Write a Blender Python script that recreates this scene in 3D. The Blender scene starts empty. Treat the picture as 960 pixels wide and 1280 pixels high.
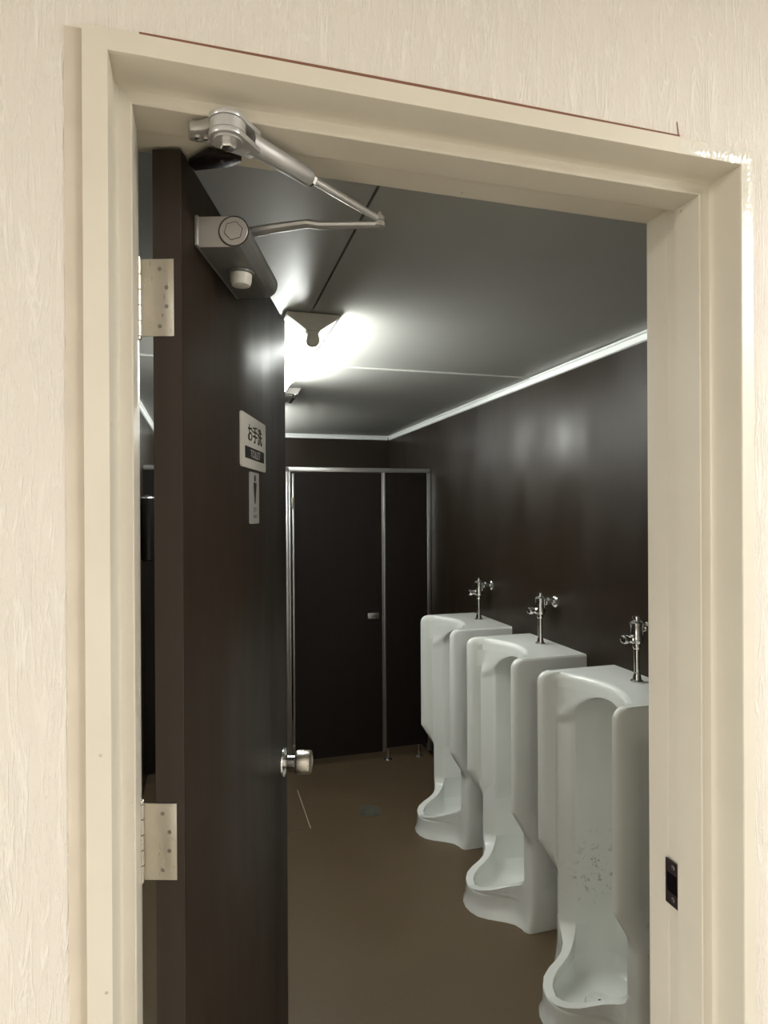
import bpy, bmesh, math, random
from mathutils import Vector, Matrix
C = bpy.context.scene.collection
S = bpy.context.scene
PI = math.pi
EYE = 1.58                                   # camera height above the floor

# ------------------------------------------------------------------ camera
def make_camera():
    yaw, pit, rol = (math.radians(a) for a in (15.9, -0.09, -0.29))
    cy, sy = math.cos(yaw), math.sin(yaw)
    f = Vector((sy, cy, 0)); r = Vector((cy, -sy, 0)); u = Vector((0, 0, 1))
    cp, sp = math.cos(pit), math.sin(pit)
    f2 = f*cp + u*sp; u2 = u*cp - f*sp
    cr, sr = math.cos(rol), math.sin(rol)
    r3 = r*cr + u2*sr; u3 = u2*cr - r*sr
    cd = bpy.data.cameras.new('camera'); co = bpy.data.objects.new('camera', cd); C.objects.link(co)
    cd.sensor_fit = 'HORIZONTAL'; cd.sensor_width = 36.0; cd.lens = 36.0*785/960
    cd.clip_start = 0.02
    M = Matrix((r3, u3, -f2)).transposed().to_4x4(); M.translation = Vector((0, 0, EYE))
    co.matrix_world = M
    S.camera = co
make_camera()

# ------------------------------------------------------------------ light and exposure
w = bpy.data.worlds.new('world'); S.world = w; w.use_nodes = True
w.node_tree.nodes['Background'].inputs[0].default_value = (0.9, 0.88, 0.82, 1)
w.node_tree.nodes['Background'].inputs[1].default_value = 0.02
vs = S.view_settings
vs.view_transform = 'Standard'; vs.look = 'None'; vs.exposure = 1.0; vs.gamma = 1.0
vs.use_curve_mapping = False
def area(name, loc, size, power, col, rot=(0, 0, 0)):
    l = bpy.data.lights.new(name, 'AREA'); l.shape = 'RECTANGLE'; l.size, l.size_y = size
    l.energy = power; l.color = col
    o = bpy.data.objects.new(name, l); C.objects.link(o); o.location = loc; o.rotation_euler = rot
    return o
HALL_COL = (0.985, 0.99, 1.0)
area('hall_lamp_light', (1.8, -.50, 2.41), (0.4, 0.7), 31, HALL_COL)
area('hall_fill_mid', (-.2, -1.6, 2.41), (1.2, 0.3), 5, HALL_COL)  # added soft fill for the hall side, not a known lamp
area('hall_side_fill_far', (-3.4, -.45, 2.41), (1.2, 0.3), 116, HALL_COL)  # added unseen side light, brightens the right jamb and rakes the wallpaper
TUBE_STRENGTH = 82.0

# ------------------------------------------------------------------ mesh helpers
class MB:
    def __init__(s): s.bm = bmesh.new()
    def _xf(s, vs_, M):
        if M is not None: bmesh.ops.transform(s.bm, matrix=M, verts=vs_)
    def box(s, a, b, bevel=0, M=None, seg=2):
        t = bmesh.new()
        c = [(a[i]+b[i])/2 for i in range(3)]; d = [abs(b[i]-a[i]) for i in range(3)]
        bmesh.ops.create_cube(t, size=1)
        for v in t.verts: v.co = Vector((v.co.x*d[0]+c[0], v.co.y*d[1]+c[1], v.co.z*d[2]+c[2]))
        if bevel: bmesh.ops.bevel(t, geom=t.edges[:], offset=bevel, segments=seg, affect='EDGES', profile=.5)
        return s.merge(t, M)
    def merge(s, t, M=None):
        if M is not None: bmesh.ops.transform(t, matrix=M, verts=t.verts)
        me = bpy.data.meshes.new('tmp'); t.to_mesh(me); t.free(); s.bm.from_mesh(me); bpy.data.meshes.remove(me)
        return s
    def prism(s, pts, vec, bevel=0, M=None):
        t = bmesh.new(); vec = Vector(vec)
        v0 = [t.verts.new(p) for p in pts]; v1 = [t.verts.new(Vector(p)+vec) for p in pts]
        n = len(pts)
        t.faces.new(v0); t.faces.new(v1[::-1])
        for i in range(n): t.faces.new((v0[i], v1[i], v1[(i+1) % n], v0[(i+1) % n]))
        bmesh.ops.recalc_face_normals(t, faces=t.faces)
        if bevel: bmesh.ops.bevel(t, geom=t.edges[:], offset=bevel, segments=2, affect='EDGES', profile=.5)
        return s.merge(t, M)
    def lathe(s, prof, axis_o, axis_d, n=24, M=None):
        """prof: list of (radius, distance along the axis)"""
        t = bmesh.new(); o = Vector(axis_o); d = Vector(axis_d).normalized()
        e1 = d.orthogonal().normalized(); e2 = d.cross(e1)
        rings = []
        for r, h in prof:
            if r < 1e-6: rings.append([t.verts.new(o+d*h)])
            else: rings.append([t.verts.new(o+d*h+(e1*math.cos(2*PI*k/n)+e2*math.sin(2*PI*k/n))*r) for k in range(n)])
        for A, B in zip(rings, rings[1:]):
            for k in range(n):
                k2 = (k+1) % n
                if len(A) == 1 and len(B) == 1: continue
                if len(A) == 1: t.faces.new((A[0], B[k], B[k2]))
                elif len(B) == 1: t.faces.new((A[k], A[k2], B[0]))
                else: t.faces.new((A[k], A[k2], B[k2], B[k]))
        for R in (rings[0], rings[-1]):
            if len(R) > 1: t.faces.new(R)
        bmesh.ops.recalc_face_normals(t, faces=t.faces)
        return s.merge(t, M)
    def tube(s, pts, rad, n=12, flat=None, M=None):
        """tube along a path; rad a number or one per point; flat = (width factor, height factor) against world Z"""
        t = bmesh.new(); pts = [Vector(p) for p in pts]; rings = []
        for i, p in enumerate(pts):
            d = (pts[min(i+1, len(pts)-1)]-pts[max(i-1, 0)]).normalized()
            up = Vector((0, 0, 1)) if abs(d.z) < .9 else Vector((0, 1, 0))
            e1 = d.cross(up).normalized(); e2 = e1.cross(d)
            r = rad[i] if isinstance(rad, (list, tuple)) else rad
            fx, fz = flat or (1, 1)
            rings.append([t.verts.new(p+e1*r*fx*math.cos(2*PI*k/n)+e2*r*fz*math.sin(2*PI*k/n)) for k in range(n)])
        for A, B in zip(rings, rings[1:]):
            for k in range(n): t.faces.new((A[k], A[(k+1) % n], B[(k+1) % n], B[k]))
        t.faces.new(rings[0]); t.faces.new(rings[-1])
        bmesh.ops.recalc_face_normals(t, faces=t.faces)
        return s.merge(t, M)
    def build(s, name, mat, parent=None, smooth=True, ang=35, loc=None):
        me = bpy.data.meshes.new(name); s.bm.to_mesh(me); s.bm.free()
        if smooth:
            for p in me.polygons: p.use_smooth = True
            me.set_sharp_from_angle(angle=math.radians(ang))
        if mat: me.materials.append(mat)
        o = bpy.data.objects.new(name, me); C.objects.link(o)
        if loc is not None: o.location = loc
        if parent:
            o.parent = parent
            if loc is None: o.matrix_parent_inverse = chain_inv(parent)
        return o
def chain_inv(p):
    m = Matrix.Identity(4); q = p
    while q: m = Matrix.Translation(q.location) @ m; q = None if not q.parent else (q.parent if q.location.length else None)
    return m.inverted()
def tag(o, label=None, cat=None, group=None, kind=None):
    if label: o['label'] = label
    if cat: o['category'] = cat
    if group: o['group'] = group
    if kind: o['kind'] = kind
    return o
def thing(name, loc, label, cat, group=None):
    o = bpy.data.objects.new(name, None); C.objects.link(o); o.location = loc
    o.empty_display_size = .1
    return tag(o, label, cat, group)
def copy_tree(o, parent=None):
    c = o.copy(); C.objects.link(c)
    if parent: c.parent = parent
    for ch in list(o.children): copy_tree(ch, c)
    return c

# ------------------------------------------------------------------ materials
class NT:
    def __init__(s, name):
        s.m = bpy.data.materials.new(name); s.m.use_nodes = True
        s.t = s.m.node_tree; s.b = s.t.nodes['Principled BSDF']
    def n(s, typ, **kw):
        o = s.t.nodes.new(typ)
        for k, v in kw.items(): setattr(o, k, v)
        return o
    def l(s, a, b): s.t.links.new(a, b)
    def coords(s, scale, rot=(0, 0, 0)):
        tc = s.n('ShaderNodeTexCoord'); mp = s.n('ShaderNodeMapping')
        mp.inputs['Scale'].default_value = scale; mp.inputs['Rotation'].default_value = rot
        s.l(tc.outputs['Object'], mp.inputs['Vector']); return mp.outputs['Vector']
    def noise(s, vec, scale=1, detail=4, rough=.5, dist=0):
        o = s.n('ShaderNodeTexNoise'); s.l(vec, o.inputs['Vector'])
        o.inputs['Scale'].default_value = scale; o.inputs['Detail'].default_value = detail
        o.inputs['Roughness'].default_value = rough; o.inputs['Distortion'].default_value = dist
        return o.outputs['Fac']
    def ramp(s, fac, stops):
        o = s.n('ShaderNodeValToRGB'); s.l(fac, o.inputs['Fac'])
        el = o.color_ramp.elements
        while len(el) < len(stops): el.new(.5)
        for e, (p, c) in zip(el, stops):
            e.position = p; e.color = (c, c, c, 1) if isinstance(c, (int, float)) else (*c, 1)
        return o.outputs['Color']
    def mix(s, fac, a, b, mode='MIX'):
        o = s.n('ShaderNodeMix', data_type='RGBA', blend_type=mode)
        for inp, v in ((o.inputs[0], fac), (o.inputs[6], a), (o.inputs[7], b)):
            if hasattr(v, 'is_linked'): s.l(v, inp)
            elif isinstance(v, (int, float)): inp.default_value = v
            else: inp.default_value = (*v, 1)
        return o.outputs[2]
    def bump(s, h, strength=.3, dist=.002):
        o = s.n('ShaderNodeBump'); o.inputs['Strength'].default_value = strength; o.inputs['Distance'].default_value = dist
        s.l(h, o.inputs['Height']); s.l(o.outputs['Normal'], s.b.inputs['Normal'])
    def base(s, c):
        if hasattr(c, 'is_linked'): s.l(c, s.b.inputs['Base Color'])
        else: s.b.inputs['Base Color'].default_value = (*c, 1)
    def set(s, **kw):
        for k, v in kw.items():
            i = s.b.inputs[k.replace('_', ' ')]
            if hasattr(v, 'is_linked'): s.l(v, i)
            else: i.default_value = v
        return s
def plain(name, col, rough=.5, metal=0, var=.12, scale=40, **kw):
    t = NT(name); f = t.noise(t.coords((1, 1, 1)), scale, 3)
    a = tuple(c*(1-var) for c in col); b = tuple(min(1, c*(1+var)) for c in col)
    t.base(t.mix(f, a, b)); t.set(Roughness=rough, Metallic=metal, **kw)
    return t.m

def wallpaper():
    t = NT('embossed_wallpaper')
    n1 = t.noise(t.coords((1, 1, .11)), 62, 3, .55, 1.0)
    ridge = t.ramp(n1, [(.445, 0), (.488, 1), (.505, .9), (.55, 0)])
    n2 = t.noise(t.coords((1, 1, .6)), 260, 3, .6, .6)
    n3 = t.noise(t.coords((1, 1, .16)), 130, 3, .6, .9)
    ridge2 = t.ramp(n3, [(.54, 0), (.60, .5), (.66, 0)])
    msk = t.ramp(t.noise(t.coords((1, 1, .35)), 30, 3), [(.36, .1), (.58, 1)])
    r = t.mix(1.0, t.mix(1.0, ridge, msk, 'MULTIPLY'), ridge2, 'LIGHTEN')
    h = t.mix(.42, r, n2)
    t.bump(h, .55, .003)
    t.base(t.mix(r, (.655, .60, .52), (.71, .66, .58))); t.set(Roughness=.7)
    return t.m
def cream_paint():
    t = NT('cream_gloss_paint'); v = t.coords((1, 1, 1))
    n = t.noise(v, 7, 4, .6)
    c = t.mix(n, (.57, .52, .42), (.65, .60, .49))
    vo = t.n('ShaderNodeTexVoronoi'); t.l(v, vo.inputs['Vector']); vo.inputs['Scale'].default_value = 24
    sp = t.ramp(vo.outputs['Distance'], [(.03, 1), (.055, 0)])
    msk = t.ramp(t.noise(v, 5, 2), [(.54, 0), (.6, .7)])
    c = t.mix(t.mix(1.0, sp, msk, 'MULTIPLY'), c, (.2, .16, .1))
    t.base(c); t.set(Roughness=.38)
    h = t.noise(t.coords((1, 1, .25)), 60, 4, .5)
    t.bump(h, .12, .002)
    return t.m
def laminate(name, dark, light, rough, axis=(1, 1, .06), spec=.4):
    t = NT(name); v = t.coords(axis)
    n = t.noise(v, 70, 5, .6, .3); n2 = t.noise(t.coords((1, 1, .3)), 6, 3)
    c = t.mix(n, dark, light)
    t.base(c)
    t.set(Roughness=t.ramp(n2, [(.3, rough-.08), (.7, rough+.08)]), Specular_IOR_Level=spec)
    t.bump(n, .09, .001)
    return t.m
def floor_mat():
    t = NT('brown_sheet_floor'); v = t.coords((1, 1, 1))
    n = t.noise(v, 2.6, 5, .6, .4); n2 = t.noise(v, 140, 3)
    c = t.mix(n, (.078, .051, .026), (.122, .083, .045))
    c = t.mix(t.ramp(n2, [(.3, 0), (.8, .35)]), c, (.15, .11, .065))
    t.base(c); t.set(Roughness=t.ramp(n, [(.3, .42), (.7, .58)]))
    t.bump(t.noise(v, 260, 3), .08, .001)
    return t.m
def porcelain():
    t = NT('white_glazed_porcelain'); v = t.coords((1, 1, 1))
    n = t.noise(v, 5, 3)
    c = t.mix(n, (.78, .80, .76), (.84, .855, .82))
    t.base(c); t.set(Roughness=.13, Coat_Weight=.3, Coat_Roughness=.05)
    return t.m
def stained_porcelain():
    t = NT('stained_glazed_porcelain'); v = t.coords((1, 1, 1))
    n = t.noise(v, 5, 3)
    c = t.mix(n, (.78, .80, .76), (.84, .855, .82))
    # dirt spots low on the back of the basin
    sx = t.n('ShaderNodeSeparateXYZ'); tc = t.n('ShaderNodeTexCoord'); t.l(tc.outputs['Object'], sx.inputs[0])
    mz = t.n('ShaderNodeMapRange'); mz.interpolation_type = 'SMOOTHSTEP'
    t.l(sx.outputs['Z'], mz.inputs[0])
    for i, q in zip((1, 2, 3, 4), (.55, .36, 0, 1)): mz.inputs[i].default_value = q
    mx = t.n('ShaderNodeMapRange'); mx.interpolation_type = 'SMOOTHSTEP'
    t.l(sx.outputs['X'], mx.inputs[0])
    for i, q in zip((1, 2, 3, 4), (-.26, -.16, 0, 1)): mx.inputs[i].default_value = q
    mz2 = t.n('ShaderNodeMapRange'); mz2.interpolation_type = 'SMOOTHSTEP'
    t.l(sx.outputs['Z'], mz2.inputs[0])
    for i, q in zip((1, 2, 3, 4), (.20, .36, 0, 1)): mz2.inputs[i].default_value = q
    mask = t.mix(1.0, t.mix(1.0, mz.outputs[0], mx.outputs[0], 'MULTIPLY'), mz2.outputs[0], 'MULTIPLY')
    sp = t.ramp(t.noise(v, 55, 5, .7), [(.56, 0), (.68, .75)])
    c = t.mix(t.mix(1.0, mask, sp, 'MULTIPLY'), c, (.16, .17, .12))
    t.base(c); t.set(Roughness=.13, Coat_Weight=.3, Coat_Roughness=.05)
    return t.m
def emit(name, col, strength):
    t = NT(name); t.base((.9, .9, .9)); t.set(Emission_Color=(*col, 1), Emission_Strength=strength)
    return t.m
def brushed(name, col, rough):
    t = NT(name); n = t.noise(t.coords((1, 1, .3)), 160, 2)
    n2 = t.noise(t.coords((1, 1, 1)), 30, 4)
    t.base(t.mix(n2, tuple(c*.82 for c in col), tuple(c*.95 for c in col)))
    t.set(Metallic=1.0, Roughness=t.ramp(n, [(.3, rough-.03), (.7, rough+.05)]))
    return t.m

M_WALLPAPER = wallpaper()
M_CREAM = cream_paint()
M_CAULK = plain('smooth_cream_caulk', (.545, .475, .375), .55, scale=20)
M_CAULK_WHITE = plain('glossy_white_caulk', (.68, .645, .55), .16, scale=60)
M_GAP = plain('brown_torn_paper_edge', (.20, .085, .045), .8)
M_WALL = laminate('dark_brown_wall_laminate', (.014, .009, .0055), (.022, .015, .0095), .37, spec=.32)
M_STALL = laminate('dark_brown_stall_laminate', (.008, .0055, .004), (.013, .009, .0065), .5, spec=.22)
M_DOOR = laminate('dark_brown_door_veneer', (.016, .0105, .0062), (.027, .018, .011), .50, spec=.22)
M_DOOR_EDGE = laminate('brown_door_edge_band', (.030, .021, .0145), (.040, .029, .021), .5)
M_FLOOR = floor_mat()
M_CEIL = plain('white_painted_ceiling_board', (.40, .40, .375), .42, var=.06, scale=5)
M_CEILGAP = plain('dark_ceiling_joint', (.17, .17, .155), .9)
M_TRIM = plain('white_plastic_cornice', (.80, .82, .80), .35, var=.03)
M_PORC = porcelain(); M_PORC_ST = stained_porcelain()
M_DRAIN = plain('white_trap_cover', (.75, .76, .72), .2, var=.05)
M_CHROME = plain('polished_chrome', (.86, .86, .85), .17, 1.0, var=.05)
M_STEEL = brushed('satin_stainless_steel', (.72, .68, .60), .30)
M_ALU = brushed('anodised_aluminium', (.62, .62, .61), .33)
M_CLOSER = plain('silver_painted_closer', (.42, .40, .37), .36, .6, var=.08)
M_CLOSER_ARM = plain('silver_closer_arm', (.50, .49, .47), .36, .62, var=.06)
M_CLOSER_BODY = plain('dark_grey_closer_body', (.15, .148, .138), .38, .2, var=.08)  # body toned darker than the end plate and mounting plate
M_DARK_STEEL = plain('dark_bronze_steel', (.016, .010, .009), .35, .4)
M_BLACK = plain('glossy_black_plastic', (.006, .005, .005), .12)
M_SCREW = plain('dull_screw_steel', (.30, .28, .25), .4, 1.0)
M_HOLE = plain('dark_latch_hole', (.02, .013, .014), .5)
M_SIGN = plain('ivory_sign_plastic', (.56, .54, .47), .35, var=.03)
M_SIGN_GREY = plain('grey_sign_plastic', (.34, .33, .30), .35, var=.03)
M_INK = plain('black_sign_ink', (.012, .011, .010), .5)
M_INK_GREY = plain('grey_sign_lettering', (.30, .28, .26), .5)
M_INK_FADE = plain('faded_sign_lettering', (.16, .155, .13), .5)
M_FIXTURE = plain('white_enamelled_sheet_steel', (.78, .79, .76), .35, var=.03)
M_HOLDER = plain('cream_lampholder_plastic', (.55, .54, .46), .45, var=.05)
M_TUBE = emit('lit_fluorescent_tube', (.97, 1.0, .95), TUBE_STRENGTH)
M_TUBE_FAR = emit('dimmer_fluorescent_tube', (.97, 1.0, .95), 34.0)
M_SEAM = plain('pale_floor_seam', (.50, .45, .38), .5)
M_FLOOR_DRAIN = plain('dull_floor_drain_metal', (.13, .13, .11), .4, .4, var=.5, scale=30)
M_HALL = plain('hall_painted_wall', (.62, .60, .56), .7, var=.04)
M_HALL_FLOOR = plain('hall_sheet_floor', (.33, .30, .25), .5, var=.1)

def Z(z): return z+EYE

# ------------------------------------------------------------------ setting: walls, floors, ceilings
XR, XL, YB, YF, ZC = 1.403, -0.34, 4.757, 0.86, EYE+0.588
m = MB()
m.prism([(-4.5, .706, 0), (-4.5, .706, 2.45), (2.1, .706, 2.45), (2.1, .706, 0), (.733, .706, 0), (.733, .706, Z(.496)), (-.116, .706, Z(.496)), (-.116, .706, 0)], (0, .154, 0))
wf = tag(m.build('wall_front', M_WALLPAPER, smooth=False), 'cream embossed wallpaper wall around the open doorway', 'wall', kind='structure')
# torn wallpaper edge along the top of the door casing
m = MB(); m.prism([(-.064, .7058, Z(.5005)), (.618, .7058, Z(.5005)), (.618, .7058, Z(.5046)), (.30, .7058, Z(.5058)), (.12, .7058, Z(.5056)), (-.064, .7058, Z(.5046))], (0, -.0012, 0))
m.prism([(.6165, .7058, Z(.502)), (.6178, .7058, Z(.502)), (.614, .7058, Z(.522)), (.6136, .7058, Z(.522))], (0, -.0008, 0))
tag(m.build('torn_paper_edge', M_GAP, wf, smooth=False), 'reddish brown torn wallpaper edge')

def boxobj(name, a, b, mat, label, cat, parent=None, bevel=0, kind='structure'):
    o = MB().box(a, b, bevel).build(name, mat, parent, smooth=bool(bevel))
    return tag(o, label, cat, kind=kind)
boxobj('wall_right', (XR, YF, 0), (XR+.08, YB+.08, ZC+.06), M_WALL, 'dark brown laminate wall behind the white urinals', 'wall')
boxobj('wall_left', (XL-.08, YF, 0), (XL, YB+.08, ZC+.06), M_WALL, 'dark brown wall glimpsed behind the hinge side of the open door', 'wall')
boxobj('wall_back', (XL, YB, 0), (XR, YB+.08, ZC+.06), M_WALL, 'dark brown end wall above the toilet stalls', 'wall')
fl = boxobj('floor', (XL-.08, .70, -.05), (XR+.08, YB+.08, 0), M_FLOOR, 'worn brown sheet floor of the toilet room', 'floor')
boxobj('floor.001', (-4.5, -2.4, -.05), (2.1, .70, 0), M_HALL_FLOOR, 'beige floor of the hall in front of the doorway', 'floor')
boxobj('ceiling.001', (-4.5, -2.4, 2.45), (2.1, .86, 2.5), M_HALL, 'pale ceiling of the hall in front of the doorway', 'ceiling')
boxobj('wall_near', (-4.5, -2.46, 0), (2.1, -2.4, 2.45), M_HALL, 'cream wall of the hall behind the viewer', 'wall')
boxobj('wall_near_left', (-4.56, -2.4, 0), (-4.5, .86, 2.45), M_HALL, 'cream side wall at the left end of the hall', 'wall')
boxobj('wall_near_right', (2.1, -2.4, 0), (2.16, .86, 2.45), M_HALL, 'cream side wall at the right end of the hall', 'wall')
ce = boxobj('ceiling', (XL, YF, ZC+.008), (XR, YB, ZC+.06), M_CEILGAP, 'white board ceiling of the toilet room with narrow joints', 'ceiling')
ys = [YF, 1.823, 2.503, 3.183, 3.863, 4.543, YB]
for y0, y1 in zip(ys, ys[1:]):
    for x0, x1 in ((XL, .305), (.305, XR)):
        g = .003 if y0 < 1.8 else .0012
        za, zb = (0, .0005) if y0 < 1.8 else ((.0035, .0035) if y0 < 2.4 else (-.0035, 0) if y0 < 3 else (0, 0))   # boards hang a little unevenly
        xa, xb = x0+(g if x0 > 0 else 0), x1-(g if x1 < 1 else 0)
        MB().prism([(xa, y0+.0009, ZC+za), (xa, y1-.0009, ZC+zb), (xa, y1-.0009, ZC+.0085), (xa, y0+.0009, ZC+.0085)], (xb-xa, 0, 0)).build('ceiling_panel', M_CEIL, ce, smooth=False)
# white cornice strips
def cornice(name, a, b, inward, label):
    a = Vector(a); b = Vector(b); i = Vector(inward)
    m = MB(); prof = [(0, 0), (.016, 0), (.016, -.006), (.010, -.010), (.007, -.028), (0, -.031)]
    m.prism([a+i*p+Vector((0, 0, q)) for p, q in prof], b-a)
    return tag(m.build(name, M_TRIM, smooth=False), label, 'cornice', kind='structure')
cornice('trim_2', (XR, YF, ZC), (XR, YB, ZC), (-1, 0, 0), 'long white cornice strip above the urinal wall')
cornice('trim_3', (XL+.016, YB, ZC), (XR-.016, YB, ZC), (0, -1, 0), 'short white cornice strip across the end wall')
cornice('trim_4', (XL, YF, ZC), (XL, YB, ZC), (1, 0, 0), 'white cornice strip glimpsed behind the hinge side of the door')
# pale seams of a patched square in the floor
m = MB(); m.prism([(.493, 3.56, 0), (.497, 3.56, 0), (.500, 3.11, 0), (.495, 3.11, 0)], (0, 0, .0015)); tag(m.build('seam', M_SEAM, fl, smooth=False), 'pale seam running away across the floor')
m = MB(); m.prism([(.30, 3.108, 0), (.495, 3.112, 0), (.495, 3.116, 0), (.30, 3.111, 0)], (0, 0, .0015)); tag(m.build('seam', M_FLOOR_DRAIN, fl, smooth=False), 'faint cross seam in the floor')

# ------------------------------------------------------------------ door frame
prof = [  # xl, xr, zt, y
    (-.1185, .7355, .4990, .7000), (-.0945, .7165, .4770, .7000), (-.0938, .7155, .4764, .7015), (-.0935, .7150, .4760, .7440), (-.0928, .7142, .4753, .7500), (-.0905, .7115, .4730, .7537),
    (-.0870, .7075, .4700, .7550), (-.0780, .6972, .4603, .7550), (-.0767, .6960, .4590, .7565), (-.0765, .6960, .4590, .8050), (-.0820, .7065, .4740, .8050),
    (-.0820, .7065, .4740, .8340), (-.0835, .7078, .4752, .8360), (-.0830, .7071, .4746, .8385), (-.0820, .7065, .4740, .8420), (-.0820, .7065, .4740, .8820), (-.1185, .7355, .4990, .8820)]
frame = thing('trim_1', (.31, .79, 0), 'cream painted steel door frame of the open doorway', 'door frame'); frame['kind'] = 'structure'
def frame_piece(name, sa, sb):
    m = MB(); st = {'lb': lambda p: (p[0], p[3], 0), 'lt': lambda p: (p[0], p[3], Z(p[2])), 'rt': lambda p: (p[1], p[3], Z(p[2])), 'rb': lambda p: (p[1], p[3], 0)}
    bm = m.bm; A = [bm.verts.new(st[sa](p)) for p in prof]; B = [bm.verts.new(st[sb](p)) for p in prof]
    n = len(prof)
    for i in range(n): bm.faces.new((A[i], A[(i+1) % n], B[(i+1) % n], B[i]))
    bm.faces.new(A[::-1]); bm.faces.new(B); bmesh.ops.recalc_face_normals(bm, faces=bm.faces)
    return m.build(name, M_CREAM, frame, smooth=True, ang=30)
frame_piece('jamb', 'lb', 'lt'); frame_piece('head', 'lt', 'rt'); frame_piece('jamb', 'rt', 'rb')
# smooth caulk strip left of the casing, rough white caulk round the right top corner
m = MB(); m.prism([(-.136, .7062, 0), (-.136, .7062, Z(.495)), (-.131, .7050, Z(.495)), (-.1185, .7045, Z(.495)), (-.1185, .7062, Z(.495)), (-.1185, .7062, 0), (-.1185, .7045, 0), (-.131, .7050, 0)][:4]+[(-.1185, .7045, 0), (-.131, .7050, 0)], (0, .0008, 0))
m.bm.free(); m = MB(); m.box((-.136, .7046, 0), (-.1187, .7061, Z(.497)), .0007)
tag(m.build('caulk_strip', M_CAULK, frame), 'smooth beige caulk strip left of the casing')
random.seed(4)
def lump_strip(a, b, wdir, width, nseg, nw, amp):
    """a bumpy bead laid over the casing face"""
    m = MB(); bm = m.bm; a = Vector(a); b = Vector(b); wd = Vector(wdir); rows = []
    for i in range(nseg+1):
        t = i/nseg; fade = min(1, 2.2*t); row = []
        jit = random.uniform(-.0012, .0012)
        for j in range(nw+1):
            q = j/nw; h = math.sin(PI*q)*(amp*.35+random.uniform(0, amp))*fade
            row.append(bm.verts.new(a.lerp(b, t)+wd*(width*(q-.5)*(.75+.25*fade)+jit*(1 if j in (0, nw) else 0))+Vector((0, -h-.0001, 0))))
        rows.append(row)
    for A, B in zip(rows, rows[1:]):
        for j in range(nw): bm.faces.new((A[j], A[j+1], B[j+1], B[j]))
    bmesh.ops.recalc_face_normals(bm, faces=bm.faces)
    for f in bm.faces:
        if f.normal.y > 0: f.normal_flip()
    return m
m = lump_strip((.615, .7, Z(.488)), (.731, .7, Z(.488)), (0, 0, 1), .021, 70, 8, .0022)
tag(m.build('caulk_bead', M_CAULK_WHITE, frame, ang=80), 'crusty glossy white caulk on the right end of the head casing')
m = lump_strip((.7265, .7, Z(.40)), (.7265, .7, Z(.478)), (1, 0, 0), .016, 50, 6, .0020)
tag(m.build('caulk_bead', M_CAULK_WHITE, frame, ang=80), 'crusty glossy white caulk on the top of the right casing')
# strike hole in the right jamb
m = MB(); m.box((.7012, .808, Z(-.622)), (.7025, .838, Z(-.552)))
st = tag(m.build('strike_plate', M_HOLE, frame, smooth=False), 'dark bronze strike plate let into the right jamb')
m = MB(); m.box((.7003, .812, Z(-.602)), (.7013, .834, Z(-.572)), .0004); m.build('latch_hole', M_BLACK, st, smooth=False)
for z in (-.562, -.612):
    MB().lathe([(0, -.0012), (.0035, -.0008), (.004, 0)], (.7012, .822, Z(z)), (1, 0, 0), 12).build('screw', M_SCREW, st)
# threshold
boxobj('trim_5', (-.0765, .71, 0), (.696, .87, .004), M_ALU, 'flat metal threshold strip under the doorway', 'threshold')

# ------------------------------------------------------------------ door leaf (swung into the toilet room)
TH = math.radians(17.3)
U = Vector((math.sin(TH), math.cos(TH), 0)); N = Vector((math.cos(TH), -math.sin(TH), 0)); KD = .98; C0 = Vector((-.0274, .8545, 0))
DM = Matrix(((KD*U.x, KD*N.x, 0, C0.x), (KD*U.y, KD*N.y, 0, C0.y), (0, 0, KD, EYE), (0, 0, 0, 1)))   # (along, out of the face, height over the eye)
LOW = -(EYE-.012)/KD
def dp(u, n, z): return DM @ Vector((u, n, z))
DW, DT = .752, .039
door = thing('door_1', dp(0, -DT/2, -EYE/KD), 'dark brown flush wooden door swung open into the toilet room', 'door'); door['kind'] = 'structure'
MB().box((0.0015, -DT, LOW), (DW-.0015, 0, .4800), .0012, DM).build('leaf', M_DOOR, door)
MB().box((-.0012, -DT+.0008, LOW+.001), (.0014, -.0008, .4792), 0, DM).build('edge_band', M_DOOR_EDGE, door, smooth=False)
MB().box((DW-.0014, -DT+.0008, LOW+.001), (DW+.0012, -.0008, .4792), 0, DM).build('edge_band', M_DOOR_EDGE, door, smooth=False)
def hinge(z0, z1):
    m = MB(); m.box((-.0030, -.0545, z0), (-.0013, -.0098, z1), .0004, DM)
    h = tag(m.build('hinge', M_STEEL, door), 'satin steel butt hinge')
    k = (-.0030, -.0575)
    n = 5
    for i in range(n):
        a = KD*(z0+(z1-z0)*i/n)+.0006; b = KD*(z0+(z1-z0)*(i+1)/n)-.0006
        MB().lathe([(.0050, a), (.0050, b)], DM @ Vector((k[0], k[1], 0)), (0, 0, 1), 14).build('knuckle', M_STEEL, h)
    for s in (z1+.002, z0-.002): MB().lathe([(0, -.003), (.004, -.002), (.0046, 0), (.004, .002), (0, .003)], DM @ Vector((k[0], k[1], s)), (0, 0, 1), 14).build('pin_tip', M_STEEL, h)
    hh = z1-z0
    for n_, q in ((-.0285, .87), (-.0195, .63), (-.0195, .385), (-.0285, .13)):
        MB().lathe([(0, .0004), (.0026, .0002), (.0032, -.0006)], dp(-.0031, n_, z0+hh*q), -U, 12).build('screw', M_SCREW, h)
hinge(.232, .334); hinge(-.486, -.385)
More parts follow.
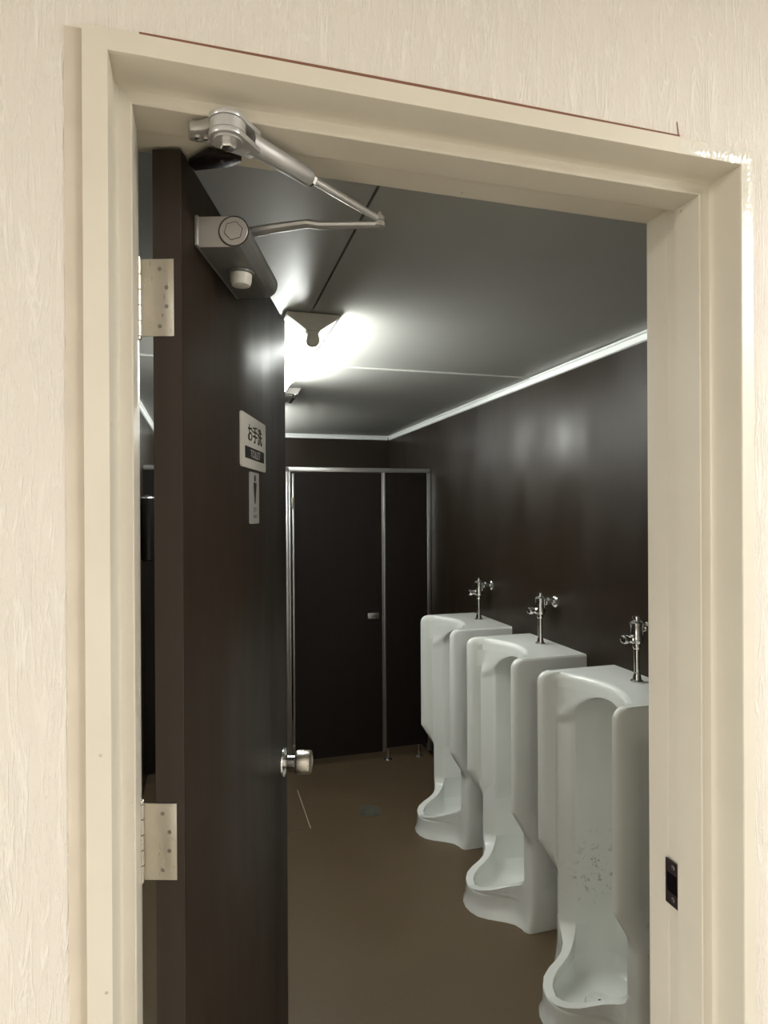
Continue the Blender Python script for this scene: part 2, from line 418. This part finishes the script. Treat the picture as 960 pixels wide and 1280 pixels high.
# round door knob with rosette
kz = -.607; ku = .690
kn = MB().lathe([(.034, 0), (.0345, .002), (.033, .006), (.024, .009), (.017, .010), (.0155, .012), (.0155, .030), (.0175, .0315)], dp(ku, 0, kz), N, 32).build('door_knob', M_CHROME, door)
MB().lathe([(.0160, .030), (.0250, .0315), (.0272, .0345), (.0276, .038), (.0274, .065), (.0255, .068), (.0235, .069), (.0225, .0672), (0, .0665)], dp(ku, 0, kz), N, 32).build('grip', M_STEEL, kn)
kn['label'] = 'chrome door knob with round rosette'
k2 = MB().lathe([(.034, 0), (.033, .006), (.016, .010), (.0155, .030), (.0265, .037), (.0272, .064), (.0235, .069), (0, .0668)], dp(ku, -DT, kz), -N, 32).build('door_knob', M_STEEL, door)
k2['label'] = 'steel knob on the far face'
MB().box((DW+.0008, -.032, kz-.035), (DW+.0022, -.008, kz+.035), 0, DM).build('latch_plate', M_STEEL, door, smooth=False)

# ------------------------------------------------------------------ signs on the door
def text_mesh(body, size, ext=.0002, width=None):
    cu = bpy.data.curves.new('text', 'FONT'); cu.body = body; cu.size = size; cu.align_x = 'CENTER'; cu.align_y = 'CENTER'
    cu.extrude = ext; cu.resolution_u = 3; cu.offset = size*.012
    o = bpy.data.objects.new('text', cu); C.objects.link(o)
    bpy.context.view_layer.update()
    me = bpy.data.meshes.new_from_object(o.evaluated_get(bpy.context.evaluated_depsgraph_get()))
    bpy.data.objects.remove(o); bpy.data.curves.remove(cu)
    if len(me.vertices):
        xs = [v.co.x for v in me.vertices]; yy = [v.co.y for v in me.vertices]
        cx, cyy = (min(xs)+max(xs))/2, (min(yy)+max(yy))/2; sc = (width/(max(xs)-min(xs))) if width else 1
        for v in me.vertices: v.co.x = (v.co.x-cx)*sc; v.co.y -= cyy
    return me
def face_text(name, body, size, u, n, z, mat, parent, width=None, height=None):
    me = text_mesh(body, size, width=width)
    if height and len(me.vertices):
        yy = [v.co.y for v in me.vertices]; k = height/(max(yy)-min(yy))
        for v in me.vertices: v.co.y *= k
    me.transform(DM @ Matrix(((1, 0, 0, u), (0, 0, 1, n), (0, 1, 0, z), (0, 0, 0, 1))))
    me.materials.append(mat); o = bpy.data.objects.new(name, me); C.objects.link(o); o.parent = parent; o.matrix_parent_inverse = chain_inv(parent)
    return o
def rounded_plate(u0, u1, z0, z1, r, n0, n1):
    pts = []
    for cx, cz, a0 in ((u1-r, z1-r, 0), (u0+r, z1-r, 90), (u0+r, z0+r, 180), (u1-r, z0+r, 270)):
        for k in range(6):
            a = math.radians(a0+90*k/5); pts.append((cx+r*math.cos(a), n0, cz+r*math.sin(a)))
    return MB().prism(pts, (0, n1-n0, 0), 0, DM)
sign = thing('door_sign', dp(.397, 0, .133), 'ivory restroom sign plate with black characters and a black band on the door', 'sign')
rounded_plate(.296, .500, .0825, .1825, .006, 0.0003, .0035).build('plate', M_SIGN, sign)
rounded_plate(.322, .482, .100, .1225, .001, .0035, .0038).build('band', M_INK, sign, smooth=False)
face_text('lettering', 'お手洗', .036, .403, .0040, .1495, M_INK, sign, width=.118, height=.034)
face_text('lettering', 'TOILET', .016, .403, .0042, .111, M_INK_GREY, sign, width=.082, height=.0155)
sign2 = thing('door_sign.001', dp(.40, 0, .026), 'small grey sign plate with a black figure of a man below the ivory sign', 'sign')
rounded_plate(.364, .437, -.0235, .0765, .004, 0.0003, .003).build('plate', M_SIGN_GREY, sign2)
m = MB(); m.lathe([(.0062, 0), (.0062, .0004)], dp(.402, .003, .0655), N, 20)
m.prism([(.389, .003, .0565), (.415, .003, .0565), (.4145, .003, .052), (.4045, .003, .0155), (.3995, .003, .0155), (.3895, .003, .052)], (0, .0004, 0), 0, DM)
m.build('pictogram', M_INK, sign2, smooth=False)
face_text('lettering', '男子', .010, .401, .0033, .0035, M_INK_FADE, sign2, width=.026)
face_text('lettering', 'MEN', .009, .401, .0033, -.0095, M_INK_FADE, sign2, width=.026)

# ------------------------------------------------------------------ door closer
clo = thing('door_closer', dp(.15, 0, .395), 'silver door closer on the door with jointed arm to the frame head', 'door closer')
m = MB(); m.box((.050, .0004, .3745), (.278, .006, .4165), .0012, DM)
m.build('mounting_plate', M_CLOSER, clo)
m = MB(); m.prism([(.054, .006, .372), (.054, .058, .372), (.054, .068, .376), (.054, .0745, .386), (.054, .0745, .398), (.054, .068, .410), (.054, .058, .4155), (.054, .006, .4155)], (0, 0, 0), 0, None) if False else None
def closer_body():
    m = MB(); pts = [(.054, .0062, .372), (.054, .056, .372)]
    for k in range(1, 8):
        a = math.radians(-90+180*k/8); pts.append((.054, .056+.0205*math.cos(a), .3938+.0218*math.sin(a)))
    pts += [(.054, .056, .4156), (.054, .0062, .4156)]
    m.prism([tuple(p) for p in pts], (.212, 0, 0), .0012, DM); return m
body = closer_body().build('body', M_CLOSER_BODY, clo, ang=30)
m = MB(); pts = [(.0532, .0062, .3725), (.0532, .056, .3725)]
for k in range(1, 8):
    a = math.radians(-90+180*k/8); pts.append((.0532, .056+.0202*math.cos(a), .3938+.0214*math.sin(a)))
m.prism(pts+[(.0532, .056, .4152), (.0532, .0062, .4152)], (.0008, 0, 0), 0, DM); m.build('end_plate', M_CLOSER, body, smooth=False)
MB().lathe([(.0212, 0), (.0212, .0008), (.0205, .0010), (.0190, .0010)], dp(.0532, .0555, .3938), -U, 36).build('groove', M_HOLE, body)
ec = MB().lathe([(.0196, 0), (.0196, .0016), (.0188, .0022), (0, .0022)], dp(.0532, .0555, .3938), -U, 32).build('end_cap', M_CLOSER, body)
m = MB(); bm = m.bm; o = dp(.0510, .0555, .3938); q = [o+(N*math.cos(PI/3*k+.25)+Vector((0, 0, 1))*math.sin(PI/3*k+.25))*.0135 for k in range(6)]
m.prism(q, U*-.0004); m.build('hex_recess', M_HOLE, body, smooth=False)
m = MB(); m.prism([o+(p-o)*.93-U*.0001 for p in q], U*-.0005); m.build('hex_plug', M_CLOSER, body, smooth=False)
m = MB(); m.lathe([(.0195, 0), (.0195, -.003), (.0172, -.004)], dp(.146, .042, .3718), (0, 0, 1), 28)
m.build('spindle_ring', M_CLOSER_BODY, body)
MB().lathe([(.0165, -.0038), (.0160, -.014), (.0135, -.0205), (.008, -.0225), (0, -.0225)], dp(.146, .042, .3718), (0, 0, 1), 28).build('spindle_cap', M_SIGN, body)
MB().lathe([(.013, .4156-.372), (.013, .0495), (.010, .051), (.010, .066), (0, .067)], dp(.146, .042, .372), (0, 0, 1), 20).build('spindle', M_CLOSER_ARM, body)
A0 = dp(.146, .042, .431)
ELB = Vector((.2520, .903, Z(.4270)))
def P(x, y, z): return Vector((x, y, Z(z)))
arm = MB()
pa = [A0, A0.lerp(P(.142, .935, .4305), .5), P(.135, .945, .431), P(.150, .934, .4300), P(.166, .930, .4275), P(.19, .925, .4283), ELB]
arm.tube(pa, [.0115, .0105, .0098, .0095, .0092, .0088, .0085], 10, (1.0, .62))
arm.lathe([(.0135, -.0045), (.0135, .0045)], A0, (0, 0, 1), 20)
arm.lathe([(.0088, -.0035), (.0088, .0035)], ELB, (0, 0, 1), 18)
arm.build('main_arm', M_CLOSER_ARM, clo)
FP = Vector((.0275, .745, Z(.4400)))             # fork pivot under the stop of the frame head
EL2 = ELB+Vector((0, 0, .0085))
d = (EL2-FP).normalized()
f = MB()
f.tube([FP+d*.030, FP+d*.042, FP+d*.060, FP+d*.128, FP+d*.131], [.0135, .0125, .0120, .0112, .0098], 16)
f.build('forearm_sleeve', M_CLOSER_ARM, clo)
f = MB(); f.tube([FP+d*.130, FP+d*.137], .0086, 6); f.build('lock_nut', M_CHROME, clo)
f = MB(); f.tube([FP+d*.134, EL2], .0052, 12); f.lathe([(.0085, -.0035), (.0085, .003), (.006, .0045)], EL2, (0, 0, 1), 18)
f.lathe([(.004, .004), (.004, .009), (.0025, .0105), (0, .0108)], EL2, (0, 0, 1), 12)
f.build('forearm_rod', M_CLOSER_ARM, clo)
side = Vector((-d.y, d.x, 0)).normalized()
def lug(z0, z1, r, reach):
    """an eye round the pivot that narrows towards the sleeve"""
    o = Vector((FP.x, FP.y, 0)); dh = Vector((d.x, d.y, 0)).normalized(); pts = []
    for k in range(17):
        a = math.radians(90+180*k/16); pts.append(o+dh*r*math.cos(a)+side*r*math.sin(a)+Vector((0, 0, Z(z0))))
    pts += [o+dh*reach-side*.010+Vector((0, 0, Z(z0))), o+dh*reach+side*.010+Vector((0, 0, Z(z0)))]
    return MB().prism(pts, (0, 0, z1-z0), .0008)
lug(.4470, .4530, .0215, .040).build('fork_plate', M_CLOSER_ARM, clo)
lug(.4270, .4335, .0215, .040).build('fork_plate', M_CLOSER_ARM, clo)
m = MB(); m.box(FP+Vector((0, 0, 0))+Vector((-.0001, -.0001, -.0001)), FP+Vector((.0001, .0001, .0001))) if False else None
br = MB(); br.lathe([(.0205, -.0058), (.0205, .0062)], FP, (0, 0, 1), 28).build('shoe_eye', M_CLOSER_ARM, clo)
# shoe screwed under the stop
sh = MB(); sh.prism([(-.017, .772, Z(.4588)), (-.017, .800, Z(.4588)), (.020, .803, Z(.4588)), (.040, .792, Z(.4588)), (.040, .775, Z(.4588)), (.012, .765, Z(.4588))], (0, 0, -.006), .0008)
sh.prism([(-.016, .760, Z(.455)), (-.017, .784, Z(.455)), (.008, .786, Z(.455)), (.030, .766, Z(.455)), (.030, .745, Z(.455)), (.016, .735, Z(.455)), (.006, .750, Z(.455)), (-.006, .758, Z(.455))], (0, 0, -.014), .004)
sh = sh.build('frame_shoe', M_CLOSER, clo)
for x, y in ((-.006, .771), (.004, .772)): MB().lathe([(.0034, .0004), (.0034, -.0022), (0, -.0028)], (x, y, Z(.4412)), (0, 0, 1), 10).build('screw', M_CHROME, sh)
m = MB(); m.lathe([(.0165, -.0130), (.0165, -.0152)], FP, (0, 0, 1), 24); m.build('washer', M_CLOSER_ARM, clo)
m = MB(); m.lathe([(.0090, -.0152), (.0090, -.0205), (.0075, -.0218), (0, -.0220)], FP, (0, 0, 1), 6); m.build('bolt', M_CHROME, clo, smooth=False)
# dark stop bracket under the frame head
sb = MB(); sb.prism([(.006, .838, Z(.4688)), (.048, .836, Z(.4688)), (.049, .849, Z(.4688)), (.030, .868, Z(.4688)), (-.011, .8875, Z(.4688)), (-.019, .872, Z(.4688))], (0, 0, -.0075), .0008)
sb = tag(sb.build('stop_bracket', M_DARK_STEEL), 'small dark brown steel bracket under the frame head above the door', 'bracket')
for x, y in ((.0405, .846), (.024, .853)): MB().lathe([(.003, .0002), (.003, -.0012), (0, -.0018)], (x, y, Z(.4612)), (0, 0, 1), 10).build('screw', M_SCREW, sb)

# ------------------------------------------------------------------ urinals
def lerp(a, b, t): return (a[0]+(b[0]-a[0])*t, a[1]+(b[1]-a[1])*t)
def smooth(t): t = max(0, min(1, t)); return t*t*(3-2*t)
def poly(pts, a):
    q = max(0, min(1, a))*(len(pts)-1); i = min(int(q), len(pts)-2); return lerp(pts[i], pts[i+1], q-i)
CO = [(.182, .250), (.160, .2525), (.136, .262), (.115, .281), (.101, .308), (.088, .342), (.067, .374), (.038, .394), (0, .400)]
CI = [(.1452, .206), (.135, .218), (.119, .236), (.101, .259), (.086, .287), (.072, .319), (.053, .347), (.030, .365), (0, .371)]
CF = [(.208, .2585), (.182, .263), (.155, .276), (.131, .305), (.114, .332), (.097, .360), (.070, .391), (.036, .407), (0, .412)]
SB = [(.127, .098), (.112, .072), (.09, .053), (.062, .041), (.033, .035), (0, .034)]
ZT, ZR = 1.027, .082
def urinal_level(z):
    # D = depth of the wings
    D = .313 if z >= .455 else (.240+(.073)*((z-.335)/.12) if z > .335 else .240+.017*max(0, 1-z/.12)**2)
    rec = .0045*smooth((z-.14)/.03)*smooth((.955-z)/.03)
    cut = 0
    r = .036
    if z > ZT-r: cut = r*(1-math.sqrt(max(0, 1-((z-(ZT-r))/r)**2)))
    rl = .018; cutl = 0
    if z > ZT-rl: cutl = rl*(1-math.sqrt(max(0, 1-((z-(ZT-rl))/rl)**2)))
    side = .22-(.004*smooth((z-ZT+.006)/.006))
    A = [(side, 0), (side, .035), (side-rec, .043), (side-rec, D-.088), (side, D-.08), (side, D-.024-cut), (.217, D-.010-cut), (.211, D-.0025-cut), (.204, D-cut)]
    # upper shape
    wz = .144
    if z > .868: wz = .144*math.sqrt(max(0, 1-((z-.868)/.111)**2)) if z < .979 else 0
    g = max(0, min(1, (D-.250)/.05))
    Bu = [lerp((.194, D+.001), (.1965, D-.006-cut), g), lerp((.190, D+.003), (.1915, D-.018-cut), g), lerp((.186, D+.005), (.187, max(.259, D-.034-cut)), g)]
    rg = .2505
    arch = smooth((z-.868)/.06)
    nB = 6
    for k in range(nB):
        t = k/(nB-1)
        yl = .184+(wz+.002-.184)*t
        lipd = .180+(.250-.180)*(abs(yl)/.186)**2.0-cutl
        yu = (.1864, .1836, .1785, .169, .156, .147)[k]; du = (.2560, .2545, .2485, .2365, .2205, .2095)[k]
        Bu.append((yl if arch else yu, du*(1-arch)+lipd*arch))
    lipw = .180+(.07)*(wz/.186)**2-cutl
    tipd = .2085*(1-arch)+lipw*arch
    sc = wz/.144
    Tu = [(.1452*sc, tipd), (.1435*sc, tipd-.0025*sc), (.1424*sc, tipd-.0065*sc)]
    k0 = .195*(1-arch)+(lipw-.010)*arch
    Iu = [(lerp((.1416, k0), (.133, .125), k/8)[0]*sc, lerp((.1416, k0), (.133, .125), k/8)[1]) for k in range(9)]
    Su = [(y*sc, d) for y, d in SB]
    if wz == 0:
        Tu = [(0, lipw)]*3; Iu = [(0, lipw)]*9; Su = [(0, lipw)]*6
    if z >= .42: return A+Bu+Tu+Iu+Su
    t = max(0, min(1, (.190-z)/(.190-ZR))); a = t**2.0
    Bl = [poly(CO, a*k/8) for k in range(9)]
    o, i = poly(CO, a), poly(CI, a)
    oo = 1-a
    Tl = [lerp(o, i, .15), lerp(o, i, .5), lerp(o, i, .85)]
    dirx = .003*(1-a)
    Tl = [(y, d+dirx*q) for (y, d), q in zip(Tl, (.8, 1, .8))]
    Il = [poly(CI, a*(1-k/8)) for k in range(9)]
    wgt = smooth((.42-z)/.08)
    low = Bl+Tl+Il+SB; up = Bu+Tu+Iu+Su
    return A+[lerp(p, q, wgt) for p, q in zip(up, low)]
def urinal_mesh():
    bm = bmesh.new()
    zs = [ZR+(.19-ZR)*(k/32)**1.6 for k in range(33)]+[.205, .22, .26, .29, .32]+[.335+.12*k/10 for k in range(11)]+[.458, .47]+[.52, .60, .68, .76, .82, .85]+[.868+.111*math.sin(PI/2*k/14) for k in range(15)]
    zs += [.9795, .985]+[ZT-.036+.036*math.sin(PI/2*k/9) for k in range(10)]
    zs = sorted(set(round(z, 5) for z in zs))
    def strip(ra, rb):
        for i in range(len(ra)-1):
            vsq = [ra[i], ra[i+1], rb[i+1], rb[i]]
            bm.faces.new(vsq)
    for sgn in (1, -1):
        rows = [[bm.verts.new((-d, sgn*y, z)) for y, d in urinal_level(z)] for z in zs]
        for A, B in zip(rows, rows[1:]): strip(A, B)
        top = rows[-1]
        strip(top, [bm.verts.new((0, v.co.y, v.co.z)) for v in top])
        # outside below the rim
        lv = urinal_level(ZR)[:9]
        prev = [bm.verts.new((-d, sgn*y, ZR)) for y, d in lv+CO]
        for z, q in ((.075, 0), (.055, .06), (.038, .15), (.022, .38), (.009, .8), (0.0, 1.0)):
            cur = [bm.verts.new((-d, sgn*y, z)) for y, d in urinal_level(max(z, .0))[:9]]
            cur += [bm.verts.new((-lerp(p, r_, q)[1], sgn*lerp(p, r_, q)[0], z)) for p, r_ in zip(CO, CF)]
            strip(prev, cur); prev = cur
        # rim top between outside and inside is closed by the last level; the basin floor
        inn = CI[::-1]+SB
        prev = [bm.verts.new((-d, sgn*y, ZR)) for y, d in inn]
        ctr = (0, .20)
        for z, q in ((.075, .015), (.062, .045), (.045, .09), (.030, .16), (.021, .28), (.016, .5), (.013, .75), (.012, .97)):
            cur = [bm.verts.new((-lerp((y, d), ctr, q)[1], sgn*lerp((y, d), ctr, q)[0], z)) for y, d in inn]
            strip(prev, cur); prev = cur
        c = bm.verts.new((-ctr[1], 0, .012))
        for i in range(len(prev)-1): bm.faces.new((prev[i], prev[i+1], c))
    bmesh.ops.remove_doubles(bm, verts=bm.verts, dist=.0004)
    bmesh.ops.dissolve_degenerate(bm, dist=.0001, edges=bm.edges)
    bmesh.ops.recalc_face_normals(bm, faces=bm.faces)
    return bm
ub = urinal_mesh(); um = bpy.data.meshes.new('bowl'); ub.to_mesh(um); ub.free()
for p_ in um.polygons: p_.use_smooth = True
um.set_sharp_from_angle(angle=math.radians(50))
um2 = um.copy(); um.materials.append(M_PORC); um2.materials.append(M_PORC_ST)
def urinal(y, label, mesh):
    t = thing('urinal', (XR-.0005, y, 0), label, 'urinal', 'floor-standing urinals along the wall')
    o = bpy.data.objects.new('bowl', mesh); C.objects.link(o); o.parent = t
    m = MB(); m.lathe([(.045, .013), (.046, .022), (.041, .030), (.022, .034), (0, .035)], (-.215, 0, 0), (0, 0, 1), 28)
    for k in range(6):
        a = 2*PI*k/6; m.box((-.215+.026*math.cos(a)-.003, .026*math.sin(a)-.003, .030), (-.215+.026*math.cos(a)+.003, .026*math.sin(a)+.003, .0345))
    m.build('trap_cover', M_DRAIN, t, loc=(0, 0, 0))
    m = MB(); m.lathe([(.005, .034), (.005, .0356), (0, .036)], (-.215, 0, 0), (0, 0, 1), 12); m.build('trap_screw', M_HOLE, t, loc=(0, 0, 0))
    return t
UY = (1.716, 2.320, 2.927)
urinal(UY[0], 'white floor-standing urinal nearest the doorway, with dirt spots low in its basin', um2)
urinal(UY[1], 'white floor-standing urinal in the middle of the row of three', um)
urinal(UY[2], 'white floor-standing urinal farthest from the doorway, beside the stalls', um)

# ------------------------------------------------------------------ flush valves
FX = -.073
def flush_valve():
    t = thing('flush_valve', (XR, UY[0], 1.0275), 'chrome flush valve on the urinal nearest the doorway', 'flush valve', 'chrome flush valves above the urinals')
    z = lambda q: q
    L = (0, 0, 0)
    MB().lathe([(.0205, 0), (.0205, .004), (.0145, .009), (.0125, .020), (.0115, .026), (.0115, .030), (.0085, .033)], (FX, 0, 0), (0, 0, 1), 20).build('spud', M_CHROME, t, loc=L)
    MB().lathe([(.0092, .030), (.0092, .116)], (FX, 0, 0), (0, 0, 1), 16).build('pipe', M_CHROME, t, loc=L)
    MB().lathe([(.0105, .106), (.0125, .110), (.0130, .118), (.0120, .122), (.0180, .125), (.0220, .134), (.0215, .146), (.0190, .153), (.0190, .180), (.0210, .184), (.0210, .190), (.0165, .196), (.0105, .198), (.0105, .203), (.0130, .204), (.0130, .211), (0, .2125)], (FX, 0, 0), (0, 0, 1), 24).build('valve_body', M_CHROME, t, loc=L)
    MB().lathe([(.0130, .010), (.0130, .024), (.0095, .027), (.0088, .036), (.0110, .038), (.0145, .042), (.0150, .052), (.0125, .0575), (.0070, .060), (0, .0605)], (FX, 0, .138), (-1, -.12, .06), 20).build('push_button', M_CHROME, t, loc=L)
    MB().lathe([(.0075, .010), (.0075, .073)], (FX, 0, .172), (1, 0, 0), 14).build('inlet_pipe', M_CHROME, t, loc=L)
    m = MB(); m.lathe([(.0105, .026), (.0130, .028), (.0130, .046), (.0105, .048)], (FX, 0, .172), (1, 0, 0), 6); m.lathe([(.0075, 0), (.0075, .017), (.0060, .019), (0, .0195)], (FX+.037, 0, .172), (0, -.25, 1), 16)
    m.build('stop_valve', M_CHROME, t, loc=L)
    MB().lathe([(.0100, .060), (.0190, .062), (.0240, .067), (.0245, .0725)], (FX, 0, .172), (1, 0, 0), 28).build('wall_flange', M_CHROME, t, loc=L)
    return t
v0 = flush_valve()
for y, lab in ((UY[1], 'chrome flush valve on the middle urinal'), (UY[2], 'chrome flush valve on the urinal farthest from the doorway')):
    c = copy_tree(v0); c.location = (XR, y, 1.0275); c['label'] = lab

# ------------------------------------------------------------------ toilet stalls across the end of the room
SY = 3.82
part = thing('stall_partition', (.95, SY, 0), 'dark brown fixed stall panel with aluminium rail beside the urinals', 'partition')
MB().box((1.097, SY, Z(-1.50)), (1.376, SY+.03, Z(.243)), .001).build('panel', M_STALL, part, smooth=False)
MB().box((.487, SY-.004, Z(.243)), (1.399, SY+.034, Z(.271)), .002).build('top_rail', M_ALU, part)
MB().box((1.376, SY-.004, Z(-1.55)), (1.402, SY+.034, Z(.243)), .002).build('wall_channel', M_ALU, part)
MB().box((1.0745, SY-.002, Z(-1.525)), (1.082, SY+.032, Z(.243)), .001).build('jamb_strip', M_ALU, part)
MB().box((1.0845, SY-.004, Z(-1.525)), (1.097, SY+.034, Z(.243)), .0015).build('jamb_strip', M_ALU, part)
MB().box((.487, SY-.004, Z(-1.56)), (.500, SY+.034, Z(.243)), .0015).build('post', M_ALU, part)
for x in (1.112, 1.318):
    MB().lathe([(.026, 0), (.026, .003), (.018, .010), (.009, .013), (.008, .080)], (x, SY+.015, 0), (0, 0, 1), 20).build('foot', M_CHROME, part)
sd = thing('stall_door', (.79, SY, 0), 'dark brown stall door with a small latch plate, closed', 'stall door')
MB().box((.521, SY+.002, Z(-1.52)), (1.072, SY+.028, Z(.236)), .001).build('panel', M_STALL, sd, smooth=False)
MB().box((.510, SY+.000, Z(-1.42)), (.521, SY+.030, Z(.232)), .001).build('edge_strip', M_ALU, sd)
m = MB(); m.box((.502, SY-.006, Z(.015)), (.522, SY+.002, Z(.085)), .002); hg = m.build('hinge', M_SCREW, sd)
m = MB(); m.box((.502, SY-.006, Z(-1.49)), (.522, SY+.002, Z(-1.42)), .002); m.build('hinge', M_SCREW, sd)
m = MB(); m.box((.978, SY-.006, Z(-.678)), (1.052, SY+.002, Z(-.640)), .003); lt = m.build('latch_plate', M_ALU, sd)
MB().box((1.000, SY-.009, Z(-.664)), (1.036, SY-.006, Z(-.653)), .001).build('indicator', M_SCREW, lt)
part2 = thing('stall_partition.001', (.07, SY, 0), 'aluminium rail and dark panel of the stall hidden behind the open door', 'partition')
MB().box((XL+.001, SY-.004, Z(.243)), (.4855, SY+.034, Z(.271)), .002).build('top_rail', M_ALU, part2)
MB().box((XL+.001, SY, Z(-1.50)), (-.10, SY+.03, Z(.243)), .001).build('panel', M_STALL, part2, smooth=False)
MB().box((.470, SY-.004, Z(-1.56)), (.4855, SY+.034, Z(.243)), .0015).build('post', M_ALU, part2)
for x in (-.14,): MB().lathe([(.026, 0), (.026, .003), (.018, .010), (.009, .013), (.008, .080)], (x, SY+.015, 0), (0, 0, 1), 20).build('foot', M_CHROME, part2)
MB().box((-.098, SY+.002, Z(-1.52)), (.468, SY+.028, Z(.236)), .001).build('door_panel', M_STALL, part2, smooth=False)

# ------------------------------------------------------------------ ceiling lamps
def lamp(y0, y1, label, tube_mat):
    cx = .312; t = thing('fluorescent_lamp', (cx, (y0+y1)/2, ZC), label, 'ceiling lamp', 'fluorescent ceiling lamps')
    h = (y1-y0)/2; L = (0, 0, 0)
    pr = [(-.078, 0), (.078, 0), (.078, -.008), (.018, -.050), (-.018, -.050), (-.078, -.008)]
    m = MB(); m.prism([(x, -h+.006, z) for x, z in pr], (0, 2*h-.012, 0)); m.build('reflector', M_FIXTURE, t, loc=L, smooth=False)
    for s in (-1, 1):
        m = MB(); m.prism([(x*1.02, s*(h-.006), z-.001 if z < 0 else 0) for x, z in pr], (0, s*.006, 0), .001); m.build('end_plate', M_HOLDER, t, loc=L, smooth=False)
        m = MB(); pts = [(-.022, -.050), (.022, -.050), (.0155, -.060), (.0185, -.070), (.0185, -.084), (.013, -.092), (0, -.096), (-.013, -.092), (-.0185, -.084), (-.0185, -.070), (-.0155, -.060)]
        m.prism([(x, s*(h-.030), z) for x, z in pts], (0, s*.026, 0), .001); m.build('lampholder', M_HOLDER, t, loc=L)
    m = MB(); m.lathe([(.0155, -h+.031), (.0155, h-.031)], (0, 0, -.077), (0, 1, 0), 18); m.build('tube', tube_mat, t, loc=L)
    return t
lamp(1.848, 2.80, 'lit fluorescent ceiling lamp with V reflector above the open door', M_TUBE)
lamp(3.50, 4.62, 'lit fluorescent ceiling lamp over the stalls, hidden behind the open door', M_TUBE_FAR)
vt = thing('ceiling_vent', (.34, 3.12, ZC), 'small square ceiling vent beyond the fluorescent lamp', 'vent')
m = MB(); m.prism([(.23, 2.99, ZC), (.445, 2.99, ZC), (.425, 2.99, ZC-.030), (.25, 2.99, ZC-.030)], (0, .23, 0)); m.build('housing', M_CLOSER, vt, smooth=False)
MB().box((.412, 2.985, ZC-.034), (.428, 3.225, ZC-.030), .001).build('edge_strip', M_CHROME, vt)
for k in range(6): MB().box((.262, 3.01+.034*k, ZC-.036), (.405, 3.026+.034*k, ZC-.0305), .001).build('slat', M_CLOSER, vt)

# ------------------------------------------------------------------ floor drain, dark fixture on the left wall
dr = thing('floor_drain', (.828, 3.20, 0), 'round dull metal floor drain in front of the stall door', 'drain')
MB().lathe([(.060, .0002), (.060, .003), (.052, .0045), (.050, .003), (0, .003)], (.828, 3.20, 0), (0, 0, 1), 32).build('ring', M_FLOOR_DRAIN, dr)
MB().lathe([(.047, .003), (.047, .005), (.043, .0056), (0, .0056)], (.828, 3.20, 0), (0, 0, 1), 32).build('lid', M_FLOOR_DRAIN, dr)
dk = thing('wall_dispenser', (XL, 2.75, Z(-.05)), 'glossy black upright cylinder on the left wall, glimpsed behind the open door', 'dispenser')
MB().lathe([(.020, -.135), (.027, -.130), (.027, .120), (.0245, .128), (.012, .134), (0, .135)], (-.228, 2.75, Z(-.065)), (0, 0, 1), 28).build('canister', M_BLACK, dk)
MB().box((XL+.0005, 2.738, Z(-.16)), (-.252, 2.762, Z(.03)), .003).build('wall_bracket', M_BLACK, dk)
MB().lathe([(.0276, .121), (.0276, .125), (.0255, .128)], (-.228, 2.75, Z(-.065)), (0, 0, 1), 28).build('rim', M_ALU, dk)
